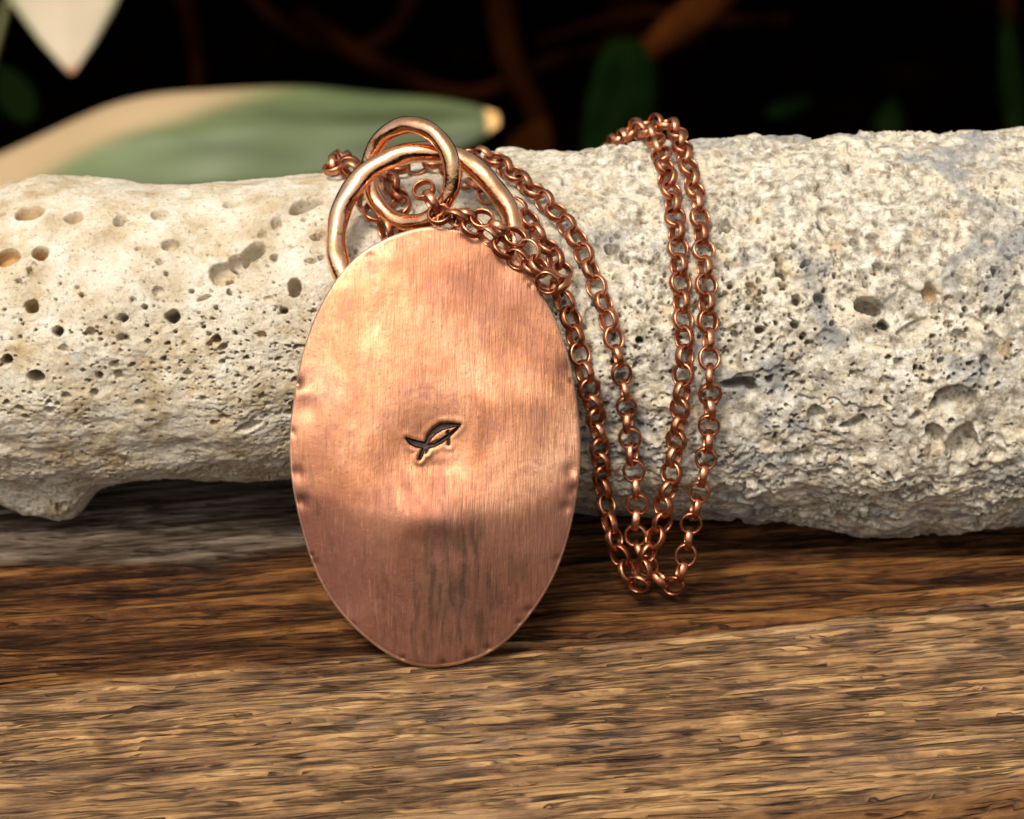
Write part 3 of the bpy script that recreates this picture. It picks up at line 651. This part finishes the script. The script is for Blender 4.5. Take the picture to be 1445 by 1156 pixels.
def build_chain():
    base = st_pt(10, 90, 0)
    root = empty('rolo_chain', base)
    tag(root, 'copper rolo chain draped over the stone in hanging strands and bunched at the pendant', 'chain')
    me = link_mesh_data(); mat = m_link(); me.materials.append(mat)
    H = 0.95
    def S(u, v, h=H):
        p = on_stone(u, v, h); p = on_stone(u, v, h + st_h(p)); return p, st_nrm(p)
    def D(u, v, h=0.75):
        p = pl_(u, v, 0); x, y = uv_(p); ww = disc_w(np.array(x), np.array(y)); return pl_(u, v, float(ww) + h), P_N
    def B(u, v, off): return pl_(u, v, off + 2.5), P_N                        # a distance in front of (+) or behind (-) the disc's plane
    def V_(u, v, y): p = at_plane(u, v, (0, y, 0), np.array([0, 1.0, 0])); return p, np.array([0, -1.0, 0.25])
    def N(x, ph, h=H): p = st_pt(x, ph, h); p = st_pt(x, ph, h + st_h(p)); return p, st_nrm(p)
    def hang(u, v, y):                                                   # hanging in front of the lower stone
        return V_(u, v, y)
    yr = -(st_r(13.0) + 1.1)
    paths = []
    # A: from the jump ring over the disc's shoulder, down beside it, round on the board, up and over the stone
    A = [B(598, 268, -1.6), B(608, 283, -0.6), B(622, 305, 0.2), B(640, 306, 0.6), D(662, 318), D(690, 333), D(712, 352), D(735, 368), D(757, 382), D(776, 396, .6), S(793, 418), S(805, 450), S(818, 500), S(830, 545), S(841, 590), S(847, 640), S(851, 690),
         hang(860, 738, yr + 1), hang(869, 768, yr + .6), hang(880, 796, yr), hang(891, 818, yr - .6), hang(905, 822, yr - 1.2), hang(909, 795, yr - .9), hang(919, 769, yr - .4), hang(934, 740, yr), hang(936, 715, yr), hang(944, 688, yr), S(950, 650), S(957, 600), S(963, 540), S(966, 490), S(962, 430), S(958, 370), S(954, 320), S(947, 272, 1.0), S(938, 238, 1.0), S(931, 212, .9)]
    x0 = A[-1][0][0]
    A += [N(x0 - 1.0, 101, .9), N(x0 - 3.0, 112, .9), N(x0 - 4.6, 135), N(x0 - 5, 155), N(x0 - 4, 172), N(x0 - 1.0, 178), N(x0 + 1.5, 165)]
    paths.append((A, 50, 7))
    # B: from behind the rings along the top, down to the board, up and over the stone
    Bp = [N(-18.5, 128), N(-18.0, 112), S(470, 236, 1.0), S(495, 236, 1.0), S(540, 238, 1.0), S(590, 232, 1.0), S(630, 226, 1.0), S(665, 218, 1.1), S(695, 224, 1.1), S(722, 244), S(760, 276), S(800, 318), S(823, 356), S(841, 402), S(857, 445), S(871, 500), S(881, 550), S(887, 600), S(893, 650), hang(899, 705, yr + .7), hang(897, 738, yr + .9), hang(900, 772, yr + .6), hang(916, 802, yr + .6), hang(937, 822, yr), hang(953, 824, yr - .4), hang(965, 794, yr - .3), hang(970, 769, yr), hang(974, 743, yr), hang(981, 718, yr), hang(990, 680, yr), S(997, 640), S(1001, 590), S(1002, 540), S(1000, 490), S(998, 440), S(996, 390), S(991, 340), S(985, 290), S(976, 252, 1.0), S(966, 220, 1.0)]
    x1 = Bp[-1][0][0]
    Bp += [N(x1 - .6, 98, 1.2), N(x1 - 2.2, 107, 1.6), N(x1 - 4.6, 118, 1.7), N(x1 - 6.3, 140, 1.2), N(x1 - 7, 158), N(x1 - 6, 176), N(x1 - 2.5, 186), N(x1 + 1, 178)]
    paths.append((Bp, 10, 11))
    # C: a second pass that loops back over the disc's shoulder to the jump ring
    C = [S(636, 244), S(660, 252), S(680, 268), S(712, 285), S(740, 303), S(758, 330), S(777, 355, 1.4), B(793, 384, -.8), B(788, 406, .2), D(772, 398, 1.5), D(757, 370, 1.2), D(740, 346, .9), D(714, 328, .9), B(684, 311, 0.5), B(655, 305, -.2), B(632, 312, -.8)]
    paths.append((C, 40, 13))
    # D: strand that drops behind the jump ring and the disc
    Dp = [S(497, 240), S(520, 243), S(543, 250), S(562, 275), S(566, 300), S(570, 330), S(580, 360)]
    paths.append((Dp, 30, 17))
    E = [S(508, 262), S(516, 283), S(530, 305), S(545, 326), S(552, 350)]
    paths.append((E, 60, 19))
    idx = 0
    for pts, a0, seed in paths:
        rng = np.random.RandomState(seed)
        P = catmull([p for p, n in pts]); Nn = catmull([n for p, n in pts])
        L = np.concatenate([[0], np.cumsum(np.linalg.norm(np.diff(P, axis=0), axis=1))])
        n = int(L[-1] / PITCH_L); s = np.arange(n + 1) * L[-1] / n
        roll = np.interp(s, np.linspace(0, L[-1], 12), a0 + rng.randn(12) * 22)
        for i, si in enumerate(s):
            p = np.array([np.interp(si, L, P[:, k]) for k in range(3)]); nn = np.array([np.interp(si, L, Nn[:, k]) for k in range(3)])
            q = [np.array([np.interp(x, L, P[:, k]) for k in range(3)]) for x in (max(si - 0.9, 0), min(si + 0.9, L[-1]))]
            t = Vector(q[1] - q[0]).normalized(); nv = Vector(nn); nv = (nv - t * nv.dot(t)).normalized(); b = t.cross(nv)
            a = R_(roll[i] + 90 * (i % 2) + rng.randn() * 7)
            wv = nv * math.cos(a) + b * math.sin(a); ax = t.cross(wv)
            tt = (t + wv * rng.randn() * 0.06 + ax * rng.randn() * 0.05).normalized(); wv = (wv - tt * wv.dot(tt)).normalized(); ax = tt.cross(wv)
            M = Matrix(((tt.x, wv.x, ax.x), (tt.y, wv.y, ax.y), (tt.z, wv.z, ax.z))).to_4x4()
            o = bpy.data.objects.new('link', me); COL.objects.link(o); o.parent = root
            o.matrix_local = Matrix.Translation(Vector((p - base) * MM)) @ M @ Matrix.Diagonal((1 + rng.randn() * .02, 1 + rng.randn() * .035, 1 + rng.randn() * .06, 1))
            idx += 1
    print('links', idx)
    return root

# ------------------------------------------------------------------ background plants and soil
GZ = -700.0
def leaf_mesh(name, cl, wid, nrm, nu=60, nv=14, cup=0.25, pale=None, tipc=None, wave=0.0, thick=0.6):
    """blade along a centre line (points in mm) with half widths, a side direction and real thickness"""
    C = catmull(cl, 12); Wd = catmull([np.array([x, 0, 0]) for x in wid], 12)[:, 0]
    s = np.linspace(0, len(C) - 1, nu); ix = np.arange(len(C))
    Cc = np.stack([np.interp(s, ix, C[:, k]) for k in range(3)], -1); Ww = np.interp(s, ix, Wd)
    T = np.gradient(Cc, axis=0); T /= np.linalg.norm(T, axis=1)[:, None]
    sd = np.cross(T, np.asarray(nrm, float)[None]); sd /= np.linalg.norm(sd, axis=1)[:, None]; nn = np.cross(sd, T)
    v = np.linspace(-1, 1, nv)
    off = -cup * (v[None, :] ** 2) * Ww[:, None] + wave * np.sin(s[:, None] * 0.35 + v[None] * 2) * Ww[:, None] + 0.05 * Ww[:, None] * np.exp(-(v[None] / 0.12) ** 2)
    P = Cc[:, None] + sd[:, None] * (v[None, :, None] * Ww[:, None, None]) + nn[:, None] * off[..., None]
    Q = P - nn[:, None] * thick
    V = np.concatenate([P.reshape(-1, 3), Q.reshape(-1, 3)]); n = nu * nv; F = grid_faces(nu, nv); I = np.arange(n).reshape(nu, nv)
    fs = [F, F[:, ::-1] + n]
    for e, fl in ((I[:, 0], 0), (I[:, -1], 1), (I[0], 1), (I[-1], 0)):
        q = np.stack([e[:-1], e[1:], e[1:] + n, e[:-1] + n], -1); fs.append(q if fl else q[:, ::-1])
    uu = np.linspace(0, 1, nu)[:, None] * np.ones(nv); vv = np.ones((nu, 1)) * v
    pa = pale(uu, vv) if pale else np.zeros((nu, nv)); ti = tipc(uu, vv) if tipc else np.zeros((nu, nv)); ve = np.clip(0.5 + 0.35 * np.cos(vv * 7 - uu * 11 + 1.5 * np.sin(uu * 9)) + 0.22 * np.cos(vv * 27 + uu * 4), 0, 1)  # fine veins, plus wide streaks painted in place of the fold's shading
    d2 = lambda a: np.concatenate([a.ravel(), a.ravel()])
    return np_mesh(name, V, np.concatenate(fs), True, {'pale': d2(pa), 'tip': d2(ti), 'vein_shade': d2(ve)})
def tube_mesh(name, pts, rad, n=8):
    C = catmull(pts, 6); m = len(C); r = np.interp(np.linspace(0, 1, m), np.linspace(0, 1, len(rad)), rad)
    T = np.gradient(C, axis=0); T /= np.linalg.norm(T, axis=1)[:, None]
    ref = np.array([0.3, 0.9, 0.2]); s1 = np.cross(T, ref); s1 /= np.linalg.norm(s1, axis=1)[:, None]; s2 = np.cross(T, s1)
    a = np.linspace(0, 2 * math.pi, n, endpoint=False)
    V = C[:, None] + r[:, None, None] * (s1[:, None] * np.cos(a)[None, :, None] + s2[:, None] * np.sin(a)[None, :, None])
    return np_mesh(name, V.reshape(-1, 3), grid_faces(m, n, False, True))
def build_background():
    # soil
    g = np.linspace(-1, 1, 81); gx = np.sign(g) * np.abs(g) ** 3 * 12000; gy = gx + 400
    XX, YY = np.meshgrid(gx, gy, indexing='ij')
    Z = GZ + 14 * noise_uv(np.arange(81.), np.arange(81.), 2.0, 2.0, 71)
    M = Mat('dark_soil'); n = M.noise(M.coord(), 12, 8, 0.7)
    M.set(Base_Color=M.ramp(n, [(0.35, (0.002, 0.0012, 0.0008)), (0.62, (0.006, 0.003, 0.002)), (0.8, (0.03, 0.010, 0.004))]), Roughness=1.0, Specular_IOR_Level=0.0)
    M.set(Normal=M.bump(n, 0.01, 0.8))
    o = link_mesh('ground', np_mesh('ground', np.stack([XX, YY, Z], -1).reshape(-1, 3), grid_faces(81, 81)), M.m); o['kind'] = 'structure'
    # broad leaf plant: the large green blade behind the stone
    D1 = 1300.0
    c1 = [at_depth(-150, 320, D1 + 40), at_depth(0, 262, D1 + 25), at_depth(150, 205, D1 + 5), at_depth(300, 185, D1 - 5), at_depth(450, 178, D1), at_depth(580, 176, D1 + 5), at_depth(660, 170, D1 + 8), at_depth(704, 167, D1 + 10)]
    px1 = 36.0 / LENS / 1445 * D1
    w1 = [50 * px1, 62 * px1, 80 * px1, 84 * px1, 76 * px1, 58 * px1, 36 * px1, 10 * px1]
    pl = empty('broad_leaf_plant', (c1[0][0] - 60, c1[0][1] + 40, GZ)); tag(pl, 'blurred plant with one broad grey green leaf ending in a yellow tip behind the stone', 'plant')
    base = np.array([c1[0][0] - 60, c1[0][1] + 40, GZ])
    gm = m_leaf('green_leaf', (0.052, 0.066, 0.026), (0.40, 0.27, 0.15), (0.72, 0.42, 0.15))
    f = lambda u, v: np.clip(sstep(0.50, 0.30, u + 0.10 * v) * sstep(-0.1, 0.45, -v + 0.75 - 2.9 * u + 0.2), 0, 1) * 0.85
    lf = leaf_mesh('leaf', [p - base for p in c1], w1, -FW + 0.55 * UP, 70, 18, 0.18, f, lambda u, v: sstep(0.925, 0.955, u), 0.03)
    l_ = link_mesh('leaf', lf, gm, pl)
    st = link_mesh('stem', tube_mesh('stem', [np.zeros(3), np.array([-5, -10, 120.]), c1[0] - base], [11, 9, 8]), m_plain('green_stem', (0.10, 0.13, 0.05)), pl)
    # pale leaf hanging at the upper left
    D2 = 1400.0
    c2 = [at_depth(60, -170, D2 - 15), at_depth(78, -90, D2 - 5), at_depth(90, -20, D2), at_depth(96, 45, D2 + 3), at_depth(99, 80, D2 + 4), at_depth(101, 104, D2 + 5)]
    px2 = 36.0 / LENS / 1445 * D2
    w2 = [60 * px2, 88 * px2, 84 * px2, 48 * px2, 22 * px2, 3 * px2]
    b2 = np.array([c2[0][0] - 140, c2[0][1] + 60, GZ])
    p2 = empty('pale_leaf_plant', b2); tag(p2, 'blurred plant with a pale cream pointed leaf hanging down at the upper left', 'plant')
    link_mesh('leaf', leaf_mesh('leaf', [p - b2 for p in c2], w2, -FW + 0.8 * UP, 40, 12, 0.1, lambda u, v: np.clip(1.1 - 0.9 * sstep(0.75, 1.0, np.abs(v)), 0, 1), lambda u, v: sstep(0.86, 0.97, u) * 0.8),
              m_leaf('cream_leaf', (0.22, 0.23, 0.11), (0.50, 0.405, 0.28), (0.42, 0.16, 0.06)), p2)
    link_mesh('stem', tube_mesh('stem', [np.zeros(3), np.array([10, 0, 200.]), np.array([70, -30, 330.]), c2[0] - b2], [5, 4, 3, 2]), m_plain('pale_stem', (0.20, 0.18, 0.08)), p2)
    # dark green leaf, further back
    D3 = 1750.0
    c3 = [at_depth(850, 330, D3 + 20), at_depth(862, 230, D3 + 10), at_depth(875, 150, D3), at_depth(882, 90, D3 - 5), at_depth(880, 55, D3 - 5)]
    px3 = 36.0 / LENS / 1445 * D3
    b3 = np.array([c3[0][0], c3[0][1] + 20, GZ])
    p3 = empty('dark_leaf_plant', b3); tag(p3, 'dim blurred plant with one dark green upright leaf behind the chain', 'plant')
    link_mesh('leaf', leaf_mesh('leaf', [p - b3 for p in c3], [30 * px3, 44 * px3, 48 * px3, 40 * px3, 22 * px3], -FW + 0.3 * UP, 40, 12, 0.2), m_leaf('dark_leaf', (0.0016, 0.0042, 0.0009), (0.1, 0.2, 0.05), (0.1, 0.2, 0.05), 1.0), p3)
    link_mesh('stem', tube_mesh('stem', [np.zeros(3), np.array([0, -5, 40.]), c3[0] - b3], [4, 3, 3]), m_plain('dark_stem', (0.03, 0.05, 0.02)), p3)
    dl = m_leaf('gloom_leaf', (0.0014, 0.003, 0.0007), (0.1, 0.2, 0.05), (0.1, 0.2, 0.05), 1.0)
    # dark shrub whose twigs show in the gloom; its overhang is added as shade
    sb = np.array([100.0, 2050.0, GZ]); sh = empty('dark_shrub', sb)
    tag(sh, 'deeply shaded shrub whose reddish brown bare twigs show blurred in the black background', 'shrub')
    tw = m_plain('brown_twig', (0.009, 0.0024, 0.0006), 1.0, 0.6, 12)
    D4 = 1950.0
    for pts, r in (([(420, 20), (540, 95), (660, 135), (800, 80), (930, 60)], 11), ([(700, -40), (720, 80), (760, 170), (790, 300)], 16),
                   ([(250, -40), (275, 60), (280, 150), (260, 320)], 10), ([(600, -60), (560, 40), (480, 70), (380, 20), (330, -60)], 10), ([(1110, 30), (1010, 30), (900, 20), (760, 60)], 8), ([(1420, -60), (1425, 90), (1430, 300)], 9)):
        P = [at_depth(u, v, D4 + 40 * math.sin(u)) - sb for u, v in pts]; r *= 0.95
        link_mesh('stem', tube_mesh('stem', P, [r * 0.9, r * 0.7, r * 0.5], 10), tw, sh)
    link_mesh('stem', tube_mesh('stem', [np.array([0, 0, 0.]), np.array([20, 10, 300.]), np.array([-10, 40, 700.])], [30, 24, 12], 12), tw, sh)
    ob = m_plain('orange_twig', (0.03, 0.008, 0.0017), 1.0, 0.6, 12)
    P = [at_depth(u, v, D4 - 120) - sb for u, v in [(1060, -70), (1005, 0), (960, 38), (925, 66), (905, 92)]]
    link_mesh('stem', tube_mesh('stem', P, [18, 15, 8], 10), ob, sh)
    for u, v, ln, wd, an in ((1256, 168, 60, 17, 80), (1428, 110, 200, 14, 95), (748, 205, 90, 26, 60), (20, 130, 90, 22, 120), (1115, 150, 70, 12, 20)):
        c_ = [at_depth(u + ln * f_ * math.cos(R_(an)), v - ln * f_ * math.sin(R_(an)), D4 - 200 + 30 * f_) - sb for f_ in (-0.5, -0.2, 0.2, 0.5)]
        k_ = 36.0 / LENS / 1445 * D4
        link_mesh('leaf', leaf_mesh('leaf', c_, [wd * .3 * k_, wd * k_, wd * .9 * k_, 2 * k_], -FW + 0.3 * UP, 16, 8, 0.2), ob if u == 748 else dl, sh)
    # leaf faces added unseen above the frame to block sky light and sun
    rng = np.random.RandomState(9); n = 14000
    c = np.stack([rng.uniform(-2300, 2300, n), rng.uniform(1380, 3900, n), rng.uniform(0, 1, n)], -1)
    c[:, 2] = -60 + c[:, 2] * 800 + 60 * np.sin(c[:, 0] / 170.) * np.cos(c[:, 1] / 140.)
    a = rng.randn(n, 3); a /= np.linalg.norm(a, axis=1)[:, None]; b = np.cross(a, rng.randn(n, 3)); b /= np.linalg.norm(b, axis=1)[:, None]
    ln = rng.uniform(70, 130, n)[:, None]; wd = ln * 0.32
    V = np.stack([c - a * ln, c + b * wd, c + a * ln, c - b * wd], 1).reshape(-1, 3) - sb
    cr = link_mesh('shade_crown', np_mesh('shade_crown', V, np.arange(4 * n).reshape(-1, 4), False), m_plain('shade_crown_leaf', (0.03, 0.05, 0.02), 0.6, 0.5, 20), sh)
    cr['kind'] = 'stuff'

stone, zmin = build_stone()
print('stone zmin', zmin, 'R', ST_R, 'Z-R', ST_Z - ST_R)
board = build_board()
build_pendant()
build_jump_ring()
build_chain()
build_background()
q = P_C + P_UP * np.linspace(-DB, DB, 9)[:, None] - P_N * 0.85
open('/tmp/dbg.txt','w').write(repr(('zmin',zmin,'Z-R',np.round(ST_Z-ST_R,2),'R',np.round(ST_R,2),'D',DA,DB,[round(float(math.hypot(p[1], p[2] - st_z(p[0])) - st_r(p[0])), 2) for p in q])))
